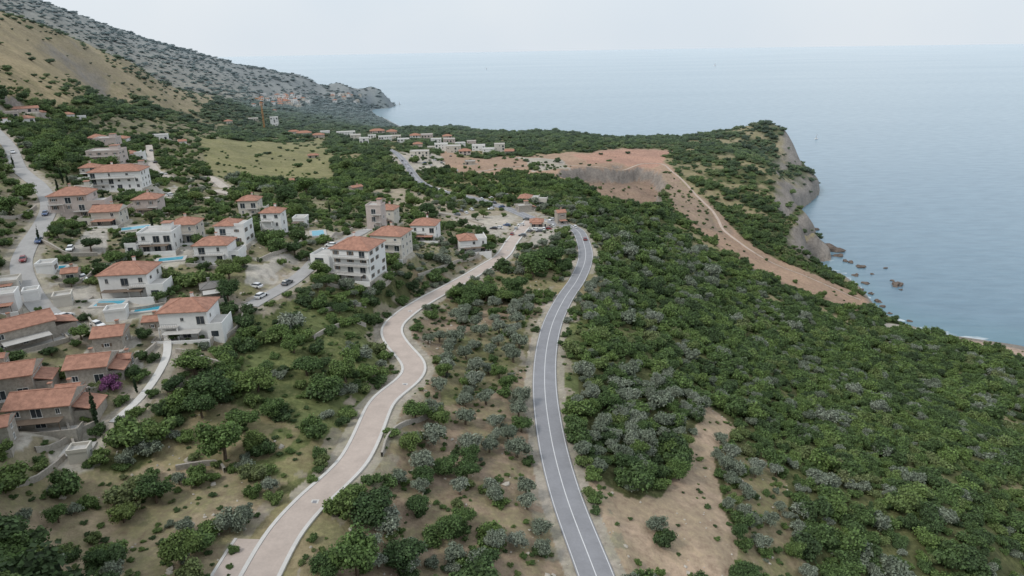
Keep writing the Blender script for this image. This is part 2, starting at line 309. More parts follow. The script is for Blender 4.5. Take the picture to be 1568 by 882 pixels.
M['glass']=simple('window_glass',(.035,.045,.055),.12,.3,.5,spec=.6)
M['shut']=simple('window_shutters',(.16,.12,.09),.6,.3,.4)
M['rail']=simple('railing_metal',(.25,.26,.27),.5,.1,1)
M['pool']=simple('pool_water',(.05,.33,.45),.08,.12,.5,spec=.5)
M['asphalt']=simple('asphalt',(.265,.265,.28),.85,.14,.25)
M['asphalt2']=simple('old_asphalt',(.37,.36,.35),.9,.16,.3)
M['paint']=simple('road_paint',(.68,.68,.68),.7,.10,2)
M['pave']=simple('pinkish_paving',(.49,.41,.36),.9,.14,.3)
M['kerb']=simple('kerb_concrete',(.60,.58,.55),.85,.10,.8)
M['gravel']=simple('gravel_track',(.47,.42,.37),.95,.2,.5)
M['earth']=simple('earth_track',(.46,.37,.31),.95,.2,.2)
M['bark']=simple('tree_bark',(.12,.09,.065),.95,.3,3)
M['rock']=simple('sea_rock',(.15,.12,.10),.9,.4,.3,bump=.8)
M['lime']=simple('limestone_rubble',(.46,.42,.36),.95,.25,.8)
M['crane']=simple('crane_yellow_paint',(.55,.25,.08),.6,.1,1)
M['tyre']=simple('tyre_rubber',(.02,.02,.02),.8,.1,1)
M['drywall']=simple('dry_stone',(.40,.365,.32),.95,.3,2,bump=.6)
m,t,b=newmat('car_paint'); oi=NN(t,'ShaderNodeObjectInfo'); t.links.new(oi.outputs['Color'],b.inputs['Base Color']); b.inputs['Roughness'].default_value=.25; b.inputs['Coat Weight'].default_value=.5; M['car']=m
def leafmat(n,cols,pat=.02,hz=True):
    m,t,b=newmat(n); oi=NN(t,'ShaderNodeObjectInfo'); at=NN(t,'ShaderNodeAttribute',attribute_name='lv')
    nz=noise(t,oi.outputs['Location'],pat,3)
    f=mth(t,'ADD',mth(t,'MULTIPLY',oi.outputs['Random'],.70),mth(t,'MULTIPLY',nz,.8)); f=mth(t,'SUBTRACT',f,.25)
    k=len(cols); col=ramp(t,f,[(.05+.9*i/(k-1),c) for i,c in enumerate(cols)])
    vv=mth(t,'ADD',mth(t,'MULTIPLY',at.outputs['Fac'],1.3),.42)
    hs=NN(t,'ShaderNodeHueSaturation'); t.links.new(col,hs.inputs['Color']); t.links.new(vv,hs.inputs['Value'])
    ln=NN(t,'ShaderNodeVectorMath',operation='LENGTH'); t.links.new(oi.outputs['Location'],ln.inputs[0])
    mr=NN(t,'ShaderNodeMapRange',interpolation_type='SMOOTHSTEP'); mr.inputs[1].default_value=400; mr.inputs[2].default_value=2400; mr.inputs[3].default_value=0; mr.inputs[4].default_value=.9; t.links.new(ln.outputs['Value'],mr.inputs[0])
    hc=mix(t,mr.outputs[0],hs.outputs[0],(.32,.385,.41))  # far plants: pale blue-grey haze mixed into the leaf colour
    t.links.new(hc,b.inputs['Base Color']); b.inputs['Roughness'].default_value=.65; b.inputs['Specular IOR Level'].default_value=.25
    tr=NN(t,'ShaderNodeBsdfTranslucent'); t.links.new(hc,tr.inputs[0]); ms=NN(t,'ShaderNodeMixShader'); ms.inputs[0].default_value=.25
    t.links.new(b.outputs[0],ms.inputs[1]); t.links.new(tr.outputs[0],ms.inputs[2]); t.links.new(ms.outputs[0],t.nodes['Material Output'].inputs[0]); return m
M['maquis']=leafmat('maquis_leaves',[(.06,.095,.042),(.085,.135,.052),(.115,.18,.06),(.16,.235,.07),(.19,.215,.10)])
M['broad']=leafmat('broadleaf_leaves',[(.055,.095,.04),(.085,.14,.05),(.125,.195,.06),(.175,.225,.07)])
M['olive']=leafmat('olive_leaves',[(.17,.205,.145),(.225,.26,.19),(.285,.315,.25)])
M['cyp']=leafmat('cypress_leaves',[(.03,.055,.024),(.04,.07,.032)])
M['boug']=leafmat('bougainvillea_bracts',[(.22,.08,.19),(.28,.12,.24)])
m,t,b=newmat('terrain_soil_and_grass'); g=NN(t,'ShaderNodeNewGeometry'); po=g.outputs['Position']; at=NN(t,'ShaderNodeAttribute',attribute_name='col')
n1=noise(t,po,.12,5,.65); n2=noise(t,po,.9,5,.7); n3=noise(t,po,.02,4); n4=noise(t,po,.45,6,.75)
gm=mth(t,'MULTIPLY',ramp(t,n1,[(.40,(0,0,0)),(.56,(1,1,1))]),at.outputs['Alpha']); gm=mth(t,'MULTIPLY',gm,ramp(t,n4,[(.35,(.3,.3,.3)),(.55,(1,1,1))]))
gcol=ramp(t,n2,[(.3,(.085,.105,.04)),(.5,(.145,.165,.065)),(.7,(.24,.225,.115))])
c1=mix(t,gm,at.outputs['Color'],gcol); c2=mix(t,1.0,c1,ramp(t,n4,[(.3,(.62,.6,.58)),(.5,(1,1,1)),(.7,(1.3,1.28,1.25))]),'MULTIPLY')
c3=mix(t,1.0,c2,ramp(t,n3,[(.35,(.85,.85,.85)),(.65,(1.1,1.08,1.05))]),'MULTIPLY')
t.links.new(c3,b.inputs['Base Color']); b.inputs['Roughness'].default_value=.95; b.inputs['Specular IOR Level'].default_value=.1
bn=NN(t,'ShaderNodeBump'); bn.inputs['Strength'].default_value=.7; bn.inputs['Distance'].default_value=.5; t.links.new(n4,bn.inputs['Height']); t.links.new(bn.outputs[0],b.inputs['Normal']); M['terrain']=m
m,t,b=newmat('sea_water'); g=NN(t,'ShaderNodeNewGeometry'); po=g.outputs['Position']; at=NN(t,'ShaderNodeAttribute',attribute_name='shallow'); af=NN(t,'ShaderNodeAttribute',attribute_name='offshore_haze')
mp=NN(t,'ShaderNodeMapping'); mp.inputs['Rotation'].default_value=(0,0,.35); mp.inputs['Scale'].default_value=(.35,1,1); t.links.new(po,mp.inputs[0])
w1=noise(t,mp.outputs[0],.10,4,.6); w2=noise(t,mp.outputs[0],.02,4,.6)
mp2=NN(t,'ShaderNodeMapping'); mp2.inputs['Rotation'].default_value=(0,0,-.25); mp2.inputs['Scale'].default_value=(.3,1,1); t.links.new(po,mp2.inputs[0]); w3=noise(t,mp2.outputs[0],.0018,5,.6)
deep=ramp(t,af.outputs['Fac'],[(0,(.115,.20,.265)),(.25,(.20,.295,.37)),(.55,(.33,.43,.50)),(1,(.52,.62,.69))])  # paler stops put distance haze into the sea's base colour
deep=mix(t,1.0,deep,ramp(t,w3,[(.3,(.92,.94,.95)),(.7,(1.06,1.05,1.04))]),'MULTIPLY')
deep=mix(t,1.0,deep,ramp(t,w1,[(.35,(.88,.9,.91)),(.65,(1.1,1.09,1.08))]),'MULTIPLY')
cc=mix(t,mth(t,'MULTIPLY',at.outputs['Fac'],ramp(t,w2,[(.3,(.1,.1,.1)),(.7,(.5,.5,.5))])),deep,(.13,.26,.29))
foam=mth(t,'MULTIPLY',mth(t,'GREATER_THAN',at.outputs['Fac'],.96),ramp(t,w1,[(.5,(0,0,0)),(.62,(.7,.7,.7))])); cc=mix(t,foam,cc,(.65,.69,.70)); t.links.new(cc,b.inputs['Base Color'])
b.inputs['Roughness'].default_value=.24; b.inputs['IOR'].default_value=1.33
bn=NN(t,'ShaderNodeBump'); bn.inputs['Strength'].default_value=.4; bn.inputs['Distance'].default_value=1.0
hh=mth(t,'ADD',w1,mth(t,'MULTIPLY',w2,1.5)); t.links.new(hh,bn.inputs['Height']); t.links.new(bn.outputs[0],b.inputs['Normal']); M['sea']=m
# ---------------------------------------------------------------- mesh helpers
def link(o): scene.collection.objects.link(o); return o
def gridmesh(name,X,Y,Z,mat):
    nr,na=X.shape; me=bpy.data.meshes.new(name); me.vertices.add(nr*na)
    me.vertices.foreach_set('co',np.stack([X,Y,Z],-1).astype(np.float32).ravel())
    i=np.arange(nr*na).reshape(nr,na); q=np.stack([i[:-1,:-1],i[:-1,1:],i[1:,1:],i[1:,:-1]],-1).reshape(-1,4)
    me.loops.add(q.size); me.loops.foreach_set('vertex_index',q.ravel().astype(np.int32)); me.polygons.add(len(q)); me.polygons.foreach_set('loop_start',(np.arange(len(q))*4).astype(np.int32))
    me.update(calc_edges=True); me.polygons.foreach_set('use_smooth',np.ones(len(q),bool)); me.materials.append(mat)
    return me
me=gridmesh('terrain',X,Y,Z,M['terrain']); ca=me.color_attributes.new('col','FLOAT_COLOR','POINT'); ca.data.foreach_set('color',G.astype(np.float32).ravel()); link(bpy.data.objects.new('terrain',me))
sa,sl_=np.meshgrid(np.linspace(-1.5,1.5,420),np.linspace(math.log(60),math.log(26000),360)); SR=np.exp(sl_); SX=SR*np.sin(sa); SY=SR*np.cos(sa)
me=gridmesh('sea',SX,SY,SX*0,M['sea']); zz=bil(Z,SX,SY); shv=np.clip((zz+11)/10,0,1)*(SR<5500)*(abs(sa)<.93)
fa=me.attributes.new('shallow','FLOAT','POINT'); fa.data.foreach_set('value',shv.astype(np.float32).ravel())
# haze amount painted into the water colour, growing with distance
off=np.interp(np.log(SR),np.log([450,1100,3500,22000]),[0,.25,.6,1]); fa=me.attributes.new('offshore_haze','FLOAT','POINT'); fa.data.foreach_set('value',off.astype(np.float32).ravel()); link(bpy.data.objects.new('sea',me))
class MB:
    def __init__(s): s.v=[];s.f=[];s.m=[];s.mats=[]
    def mi(s,k):
        if k not in s.mats: s.mats.append(k)
        return s.mats.index(k)
    def add(s,vs,fs,k):
        o=len(s.v); s.v+=[tuple(p) for p in vs]; i=s.mi(k)
        for f in fs: s.f.append(tuple(o+x for x in f)); s.m.append(i)
    def box(s,x0,x1,y0,y1,z0,z1,k,top=1.0):
        cx,cy=(x0+x1)/2,(y0+y1)/2
        T=lambda x,c:c+(x-c)*top
        s.add([(x0,y0,z0),(x1,y0,z0),(x1,y1,z0),(x0,y1,z0),(T(x0,cx),T(y0,cy),z1),(T(x1,cx),T(y0,cy),z1),(T(x1,cx),T(y1,cy),z1),(T(x0,cx),T(y1,cy),z1)],
              [(0,3,2,1),(4,5,6,7),(0,1,5,4),(1,2,6,5),(2,3,7,6),(3,0,4,7)],k)
    def tube(s,p0,p1,r0,r1,k,n=6):
        p0=Vector(p0);p1=Vector(p1);d=(p1-p0).normalized();a=d.orthogonal().normalized();b=d.cross(a);vs=[]
        for p,r in((p0,r0),(p1,r1)):
            for i in range(n): an=2*math.pi*i/n; vs.append(p+(a*math.cos(an)+b*math.sin(an))*r)
        s.add(vs,[(i,(i+1)%n,n+(i+1)%n,n+i) for i in range(n)]+[tuple(range(n-1,-1,-1)),tuple(range(n,2*n))],k)
    def mesh(s,name):
        me=bpy.data.meshes.new(name); me.from_pydata(s.v,[],s.f)
        for k in s.mats: me.materials.append(M[k])
        me.polygons.foreach_set('material_index',s.m); me.update(); return me
    def obj(s,name,parent=None):
        o=link(bpy.data.objects.new(name,s.mesh(name)))
        if parent: o.parent=parent
        return o
def side(c):
    t=np.gradient(c[:,:2],axis=0); t/=np.linalg.norm(t,axis=1)[:,None]+1e-9; return np.stack([t[:,1],-t[:,0]],-1)
def strip(mb,c,a,b,dz,k,thick=0,sel=None,na=1):
    n=side(c); 
    def P_(o,z): return np.column_stack([c[:,0]+n[:,0]*o,c[:,1]+n[:,1]*o,c[:,2]+z])
    L=P_(a,dz);Rr=P_(b,dz);N_=len(c); rngi=range(N_-1) if sel is None else [i for i in range(N_-1) if sel(i)]
    mb.add(np.vstack([L,Rr]),[(i,N_+i,N_+i+1,i+1) for i in rngi],k)
    if thick:
        for o in(a,b):
            U=P_(o,dz);D_=P_(o,dz-thick); mb.add(np.vstack([U,D_]),[(i,N_+i,N_+i+1,i+1) for i in rngi],k)
def road(name,key,k,paint=False,walk=0):
    c,hw=ROADS[key]; mb=MB(); strip(mb,c,-hw+walk,hw-walk,0,k,.5)
    if paint:
        strip(mb,c,-.09,.09,.006,'paint'); strip(mb,c,-hw+.22,-hw+.36,.006,'paint'); strip(mb,c,hw-.36,hw-.22,.006,'paint')
    if walk:
        strip(mb,c,-hw,-hw+walk-.003,.13,'kerb',.6); strip(mb,c,hw-walk+.003,hw,.13,'kerb',.6)
        s_=side(c)
        for i in range(14,len(c)-10,33):
            px,py,pz=c[i]; px+=s_[i,0]*.6; py+=s_[i,1]*.6; mb.box(px-.7,px+.7,py-.7,py+.7,pz-.1,pz+.012,'kerb'); mb.box(px-.4,px+.4,py-.4,py+.4,pz-.1,pz+.018,'asphalt')
    mb.obj(name)
road('main_road','main','asphalt',True); road('paved_road','light','pave',False,.7); road('village_road','village','asphalt2'); road('village_street','street','asphalt2')
road('stone_lane','lane','kerb'); road('gravel_road','gravel','gravel'); road('dirt_track','dirt','earth'); road('garden_lane','cross','gravel')
c,hw=ROADS['light']; i0=min(range(len(c)),key=lambda i:abs(c[i,1]-hit(405,868)[1])); seg=c[max(0,i0-8):i0+5].copy(); mb=MB(); strip(mb,seg,-hw-4,-hw-.004,.02,'pave',.6); strip(mb,seg,-hw-4.5,-hw-4.003,.15,'kerb',.8); mb.obj('bus_bay')
# ---------------------------------------------------------------- houses
def roofmesh(mb,w,d,z,kind,key,wallk):
    ov=.5 if w>6 else .3; W_,D_=w/2+ov,d/2+ov; rise=.21*min(w,d)+.15
    base=[(-W_,-D_),(W_,-D_),(W_,D_),(-W_,D_)]; t=.18
    vs=[(x,y,z) for x,y in base]+[(x,y,z+t) for x,y in base]
    fs=[(0,3,2,1)]+[(i,(i+1)%4,4+(i+1)%4,4+i) for i in range(4)]
    if kind=='gable':
        vs+=[(-W_,0,z+t+rise),(W_,0,z+t+rise)]; fs+=[(4,5,9,8),(6,7,8,9)]; mb.add(vs,fs,key); mb.add([vs[4],vs[7],vs[8],vs[5],vs[6],vs[9]],[(0,2,1),(3,4,5)],wallk)
        mb.box(-W_,W_,-.13,.13,z+t+rise-.06,z+t+rise+.07,key)
    else:
        if w>=d: q=(w-d)/2+.1; vs+=[(-q,0,z+t+rise),(q,0,z+t+rise)]; fs+=[(4,5,9,8),(6,7,8,9),(5,6,9),(7,4,8)]
        else: q=(d-w)/2+.1; vs+=[(0,-q,z+t+rise),(0,q,z+t+rise)]; fs+=[(4,5,8),(5,6,9,8),(6,7,9),(7,4,8,9)]
        mb.add(vs,fs,key)
        for i in range(4):
            e_=vs[8] if ((w>=d and i in(0,3)) or (w<d and i in(0,1))) else vs[9]; mb.tube(vs[4+i],e_,.13,.13,key,5)
    return rise
WN={'white':'white_house','cream':'cream_house','pink':'pink_stone_house','stone':'stone_house'}
def build(hs):
    w,d,h=hs['w'],hs['d'],hs['h']; nearby=hs['dist']<560; wall=hs['wall']; rf=hs['roof']
    e=link(bpy.data.objects.new(WN[wall],None)); e.location=(hs['c'][0],hs['c'][1],hs['z']); e.rotation_euler=(0,0,hs['rot']); e.empty_display_size=1
    mw=MB(); mw.box(-w/2,w/2,-d/2,d/2,-7,h,wall); st=max(1,round(h/2.9)); sh=h/st
    key='greytile' if rf=='greyhip' else 'tile'
    ro=MB(); rs=random.Random(int(hs['c'][0]*10))
    if nearby and w>7 and wall!='stone' and rs.random()<.65:
        sd_=rs.choice([-1,1]); ww=w*rs.uniform(.28,.5); wd_=d*rs.uniform(.6,.85); wh=sh*max(1,st-1)
        x0=w/2+.003 if sd_>0 else -w/2-ww; x1=x0+ww-.003; y0=-d/2+rs.uniform(-2.2,.8)
        mw.box(x0,x1,y0,y0+wd_,-7,wh,wall); mw.box(x0,x1,y0,y0+.15,wh+.002,wh+.8,wall); mw.box(x0 if sd_<0 else x1-.15,x0+.15 if sd_<0 else x1,y0+.152,y0+wd_,wh+.002,wh+.8,wall)
        ro.box(x0+.16,x1-.16,y0+.16,y0+wd_-.02,wh+.003,wh+.05,'slab')
        for s in range(max(1,st-1)): mw.box(x0+ww*.25,x0+ww*.7,y0-.03,y0+.1,s*sh+.7,s*sh+2.2,'glass')
    elif nearby and wall=='stone' and w>8:
        ww=w*.35; x0=w/2+.003; mw.box(x0,x0+ww,-d*.35,d*.35,-7,h*.55,wall); ro.add([(x0,-d*.35-.3,h*.55+ww*.3),(x0+ww+.4,-d*.35-.3,h*.55),(x0+ww+.4,d*.35+.3,h*.55),(x0,d*.35+.3,h*.55+ww*.3),(x0,-d*.35-.3,h*.55+ww*.3+.15),(x0+ww+.4,-d*.35-.3,h*.55+.15),(x0+ww+.4,d*.35+.3,h*.55+.15),(x0,d*.35+.3,h*.55+ww*.3+.15)],[(0,3,2,1),(4,5,6,7),(0,1,5,4),(1,2,6,5),(2,3,7,6)],key)
    if rf=='flat':
        mw.box(-w/2-.12,w/2+.12,-d/2-.12,-d/2+.15,h+.003,h+.7,wall); mw.box(-w/2-.12,w/2+.12,d/2-.15,d/2+.12,h+.003,h+.7,wall)
        mw.box(-w/2-.12,-w/2+.15,-d/2+.16,d/2-.16,h+.003,h+.7,wall); mw.box(w/2-.15,w/2+.12,-d/2+.16,d/2-.16,h+.003,h+.7,wall)
        ro.box(-w/2+.16,w/2-.16,-d/2+.16,d/2-.16,h+.004,h+.12,'slab')
        if nearby and w>6: ro.box(w*.1,w*.36,0,d*.36,h+.12,h+2.4,wall); ro.box(w*.1-.3,w*.36+.3,-.3,d*.36+.3,h+2.41,h+2.6,key)
    elif w>9 and nearby and rf=='hip' and rs.random()<.5:
        k=w*.62; r2=MB(); roofmesh(r2,k,d,h,'hip',key,wall); ro.add([(x-w/2+k/2,y,z) for x,y,z in r2.v],r2.f,key)
        mw.box(-w/2+k+.6,w/2+.1,-d/2-.1,-d/2+.1,h+.003,h+.9,wall); mw.box(w/2-.1,w/2+.1,-d/2+.11,d/2,h+.003,h+.9,wall); ro.box(-w/2+k+.6,w/2-.12,-d/2+.12,d/2-.02,h+.004,h+.1,'slab')
    else:
        rise=roofmesh(ro,w,d,h,'gable' if rf=='gable' else 'hip',key,wall)
        if nearby: cx=rs.uniform(-.25,.25)*w; ro.box(cx-.35,cx+.35,d*.12,d*.12+.6,h,h+rise+.9,wall); ro.box(cx-.45,cx+.45,d*.12-.1,d*.12+.7,h+rise+.91,h+rise+1.05,key)
    mw.obj('walls',e); ro.obj('roof',e)
    wm=MB()
    shut=rs.random()<.4
    def win(face,pos_,zc,ww,hh,door=False):
        def bx(a0,a1,z0,z1,o0,o1,k):
            if face==0: wm.box(a0,a1,-d/2-o1,-d/2-o0,z0,z1,k)
            elif face==2: wm.box(-a1,-a0,d/2+o0,d/2+o1,z0,z1,k)
            elif face==1: wm.box(w/2+o0,w/2+o1,a0,a1,z0,z1,k)
            else: wm.box(-w/2-o1,-w/2-o0,-a1,-a0,z0,z1,k)
        bx(pos_-ww/2,pos_+ww/2,zc-hh/2,zc+hh/2,-.05,.02,'glass')
        if nearby:
            f=.09; fk='white' if wall!='white' else 'slab'
            bx(pos_-ww/2-f,pos_+ww/2+f,zc+hh/2+.002,zc+hh/2+f,-.02,.06,fk); bx(pos_-ww/2-f-.05,pos_+ww/2+f+.05,zc-hh/2-f,zc-hh/2-.002,-.02,.12,fk)
            bx(pos_-ww/2-f,pos_-ww/2-.002,zc-hh/2,zc+hh/2,-.02,.06,fk); bx(pos_+ww/2+.002,pos_+ww/2+f,zc-hh/2,zc+hh/2,-.02,.06,fk)
            bx(pos_-.03,pos_+.03,zc-hh/2+.003,zc+hh/2-.003,.021,.05,fk)
            if shut and not door: bx(pos_-ww/2-.1-ww*.5,pos_-ww/2-.1,zc-hh/2,zc+hh/2,.003,.07,'shut'); bx(pos_+ww/2+.1,pos_+ww/2+.1+ww*.5,zc-hh/2,zc+hh/2,.003,.07,'shut')
    for face in range(4):
        L=w if face%2==0 else d; n=max(1,int(L/3.5))
        for s in range(st):
            for i in range(n):
                px=-L/2+L*(i+.5)/n+rs.uniform(-.35,.35)
                big=(face==0 and rs.random()<.35); zc=s*sh+min(1.6,sh*.55)
                if big: win(face,px,s*sh+min(1.15,sh*.5),min(1.9,L/n*.6),min(2.1,sh*.8),True)
                elif rs.random()<.68: win(face,px,zc,min(rs.choice([.7,1.0,1.1]),L/n*.5),min(rs.choice([.8,1.25,1.25]),sh*.5))
    wm.obj('windows',e)
    if nearby and w>5:
        bm=MB()
        if st>=2 and wall!='stone':
            for s in range(1,st):
                bw=w*rs.choice([.4,.6,.9]); ox=(w-bw)/2*rs.choice([-1,1]); z=s*sh; dp=1.4; y=-d/2
                bm.box(ox-bw/2,ox+bw/2,y-dp,y-.003,z-.18,z,'slab'); bm.box(ox-bw/2,ox+bw/2,y-dp,y-dp+.06,z+.92,z+1.0,'rail')
                k=max(3,int(bw/.5))
                for i in range(k+1): xx=ox-bw/2+.03+(bw-.06)*i/k; bm.box(xx-.02,xx+.02,y-dp+.01,y-dp+.05,z+.002,z+.918,'rail')
                for sx in(-1,1): xx=ox+sx*(bw/2-.15); bm.box(xx-.12,xx+.12,y-dp+.08,y-dp+.32,z-sh+.01,z-.181,wall)
        tw=w*rs.uniform(1.05,1.35); td=rs.uniform(2.5,4.5); y=-d/2-.004
        bm.box(-tw/2,tw/2,y-td,y,-5,.06,'slab'); bm.box(-tw/2,tw/2,y-td-.25,y-td-.003,-5,.85,'white' if wall!='stone' else 'drywall')
        bm.box(tw/2+.003,tw/2+.25,y-td,y,-5,.85,'drywall'); bm.box(-tw/2-.25,-tw/2-.003,y-td,y,-5,.85,'drywall')
        if rs.random()<.4:
            for sx in(-1,1): bm.box(sx*tw*.3-.06,sx*tw*.3+.06,y-td+.3,y-td+.42,.062,2.4,'shut')
            bm.box(-tw*.3-.2,tw*.3+.2,y-td+.2,y-.3,2.401,2.5,rs.choice(['tile','slab','shut']))
        bm.obj('balconies_and_terrace',e)
for hs in houses: build(hs)
for (p,w,d,rt) in POOLS:
    mb=MB(); mb.box(-w/2-1,w/2+1,-d/2-1,d/2+1,-4,.25,'slab'); mb.box(-w/2,w/2,-d/2,d/2,0,.256,'pool'); o=mb.obj('swimming_pool'); o.location=p+np.array([0,0,.1]); o.rotation_euler=(0,0,rt)
for px in [[(480,428),(540,444),(592,436),(604,420)],[(395,402),(440,384),(462,372)],[(0,748),(60,735),(100,702)],[(55,692),(110,672),(150,650)],[(640,424),(700,402),(735,388)],[(286,408),(340,412),(375,402)],
    [(255,600),(300,586)],[(345,300),(300,285),(270,300)],[(150,470),(210,476),(255,468)],[(92,440),(130,430),(150,410)],[(376,474),(368,500),(345,520)],[(0,335),(40,330),(56,318)],[(270,720),(330,712),(345,724)],[(100,640),(120,700)],[(655,640),(600,665),(585,700)],[(205,560),(240,530)],[(500,372),(540,352)],[(620,330),(680,330),(740,345)],
    [(180,405),(240,410),(262,420)],[(60,370),(100,390),(150,392)],[(270,540),(340,560)],[(130,480),(150,510)],[(20,500),(60,490)],[(250,350),(320,345)],[(490,480),(560,470)],[(480,520),(560,500)]]:
    c=catmull(np.array([hit(u,v) for u,v in px]),2.0); c[:,2]=bil(Z,c[:,0],c[:,1]); mb=MB(); strip(mb,c,-.22,.22,1.15,'drywall',3.0); mb.obj('stone_wall')
p=hit(405,197); mb=MB(); s=math.hypot(p[0],p[1])/F; Hc=38*s
for sx in(-.8,.8):
    for sy in(-.8,.8): mb.box(sx-.12,sx+.12,sy-.12,sy+.12,-2,Hc,'crane')
k=int(Hc/2)
for i in range(k):
    for sy in(-.8,.8): mb.tube((-.8,sy,i*2),(.8,sy,i*2+2),.08,.08,'crane',4); mb.tube((sy,-.8,i*2),(sy,.8,i*2+2),.08,.08,'crane',4)
mb.box(-1,1,-1,1,Hc,Hc+2,'white')
for a,b in((-.6,0),(.6,0),(0,1.2)): mb.box(-12,28,a-.1,a+.1,Hc+2+b,Hc+2.2+b,'crane')
for i in range(20): mb.tube((-12+i*2,-.6,Hc+2.1),(-11+i*2,0,Hc+3.3),.07,.07,'crane',4); mb.tube((-11+i*2,0,Hc+3.3),(-10+i*2,.6,Hc+2.1),.07,.07,'crane',4)
mb.tube((0,0,Hc+2),(0,0,Hc+8),.3,.15,'crane'); mb.tube((0,0,Hc+8),(24,0,Hc+3.3),.06,.06,'rail',4); mb.tube((0,0,Hc+8),(-11,0,Hc+3.3),.06,.06,'rail',4); mb.box(-12,-9,-.7,.7,Hc+.3,Hc+2,'slab')
o=mb.obj('tower_crane'); o.location=p; o.rotation_euler=(0,0,2.2)
# ---------------------------------------------------------------- cars
def carmesh():
    mb=MB(); W_=.88
    prof=[(-2.15,.32),(-2.2,.75),(-2.0,.92),(-1.1,.98),(1.25,.95),(2.0,.78),(2.18,.6),(2.15,.32)]
    n=len(prof); vs=[(x,-W_,z) for x,z in prof]+[(x,W_,z) for x,z in prof]
    mb.add(vs,[tuple(range(n)),tuple(range(2*n-1,n-1,-1))]+[(i,n+i,n+(i+1)%n,(i+1)%n) for i in range(n)],'car')
    lo=[(-1.95,.93),(1.15,.95)];hi=[(-1.35,1.44),(.35,1.46)]; c=.80;c2=.62
    mb.add([(lo[0][0],-c,.9),(lo[1][0],-c,.93),(lo[1][0],c,.93),(lo[0][0],c,.9),(hi[0][0],-c2,1.42),(hi[1][0],-c2,1.42),(hi[1][0],c2,1.42),(hi[0][0],c2,1.42)],[(0,1,5,4),(1,2,6,5),(2,3,7,6),(3,0,4,7)],'glass')
    mb.box(hi[0][0]-.05,hi[1][0]+.05,-c2-.03,c2+.03,1.40,1.48,'car',.93)
    for x in(-1.35,1.38):
        for y in(-.82,.82): mb.tube((x,y-.11,.33),(x,y+.11,.33),.33,.33,'tyre',12)
    mb.box(-2.22,-2.18,-.8,-.5,.65,.8,'tile'); mb.box(-2.22,-2.18,.5,.8,.65,.8,'tile'); mb.box(2.14,2.19,-.78,-.45,.55,.68,'white'); mb.box(2.14,2.19,.45,.78,.55,.68,'white')
    return mb.mesh('car')
cm=carmesh(); cols=[(.8,.8,.8),(.8,.8,.8),(.75,.76,.78),(.03,.03,.035),(.12,.13,.14),(.25,.03,.03),(.05,.09,.2),(.4,.41,.42),(.8,.8,.8)]
allr=np.vstack([ROADS[k][0] for k in ('main','light','village','street')]); allt=np.vstack([np.gradient(ROADS[k][0],axis=0) for k in ('main','light','village','street')])
CP=[(880,349,0),(896,368,0),(638,279,0),(646,282,0),(654,287,0),(662,289,0),(672,292,0),(682,295,0),(630,266,0),(622,252,0),(626,258,0),(616,247,0),(700,300,0),(737,306,0),(706,324,1),(714,327,1),(722,322,1),(752,321,1),(757,312,1),(768,318,1),(776,346,1),(756,351,1),(764,350,1),(798,346,1),(811,355,1),(819,353,1),(826,355,1),(833,352,1),(827,345,1),(839,351,1),(816,342,1),(806,337,1),(846,347,1),(775,300,1),(783,303,1),(752,304,1),
 (108,383,1),(128,428,1),(60,372,0),(400,456,0),(440,436,0),(507,378,1),(495,387,0),(20,235,0),(70,330,0),(36,400,0),(392,440,1),(610,335,1),(262,300,1),(150,500,1),(690,240,1),(700,262,1),(650,250,1),(665,246,1),(660,254,1),(100,488,1),(90,492,1),(250,268,1),(240,250,1),(790,352,1),(845,338,1),(700,330,1),(232,232,1),(784,360,1),(800,362,1),(640,246,1),(632,240,1),(676,250,1)]
CARS=[]
for u,v,pk in CP:
    p=hit(u,v); k=((allr[:,:2]-p[:2])**2).sum(1).argmin(); dx,dy=allt[k,:2]; an=math.atan2(dy,dx); dk=math.hypot(*(allr[k,:2]-p[:2])); z=allr[k,2]+.01 if dk<3.4 else float(bil(Z,p[0],p[1]))+.03
    if pk: an+=random.choice([0,1.57])+random.uniform(-.15,.15)
    o=link(bpy.data.objects.new('parked_car' if pk else 'car',cm)); o.location=(p[0],p[1],float(z)); o.rotation_euler=(0,0,an); o.color=(*random.choice(cols),1); CARS.append(p[:2])
CARS=np.array(CARS)
def clearcars(x,y,s):
    d=np.full(len(x),99.)
    for cx,cy in CARS: d=np.minimum(d,np.hypot(x-cx,y-cy))
    return d>s+1.8
# ---------------------------------------------------------------- vegetation prototypes
def crown(lobes,n,ls,seed,flat=1.0,up=.35):
    r=np.random.default_rng(seed); lobes=np.array(lobes); wts=lobes[:,3]**2; k=r.choice(len(lobes),n,p=wts/wts.sum()); L=lobes[k]
    d=r.normal(size=(n,3)); d/=np.linalg.norm(d,axis=1)[:,None]; d[:,2]=np.where(d[:,2]<-.35,-d[:,2],d[:,2])
    rad=L[:,3]*(1-.35*r.random(n)**2.0)*(1+.13*r.normal(size=n)); c=L[:,:3]+d*rad[:,None]*np.array([1,1,flat])
    nm=d+r.normal(size=(n,3))*.65+np.array([0,0,up]); nm/=np.linalg.norm(nm,axis=1)[:,None]
    a=np.cross(nm,r.normal(size=(n,3))); a/=np.linalg.norm(a,axis=1)[:,None]; b=np.cross(nm,a)
    s=(ls*(.6+.8*r.random(n)))[:,None]; s2=s*(.6+.5*r.random((n,1)))
    v=np.stack([c-a*s,c-b*s2*.9+nm*s*.15,c+a*s,c+b*s2],1).reshape(-1,3)
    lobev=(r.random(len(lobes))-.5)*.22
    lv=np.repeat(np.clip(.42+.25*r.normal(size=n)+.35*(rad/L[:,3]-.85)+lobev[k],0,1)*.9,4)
    return v,lv
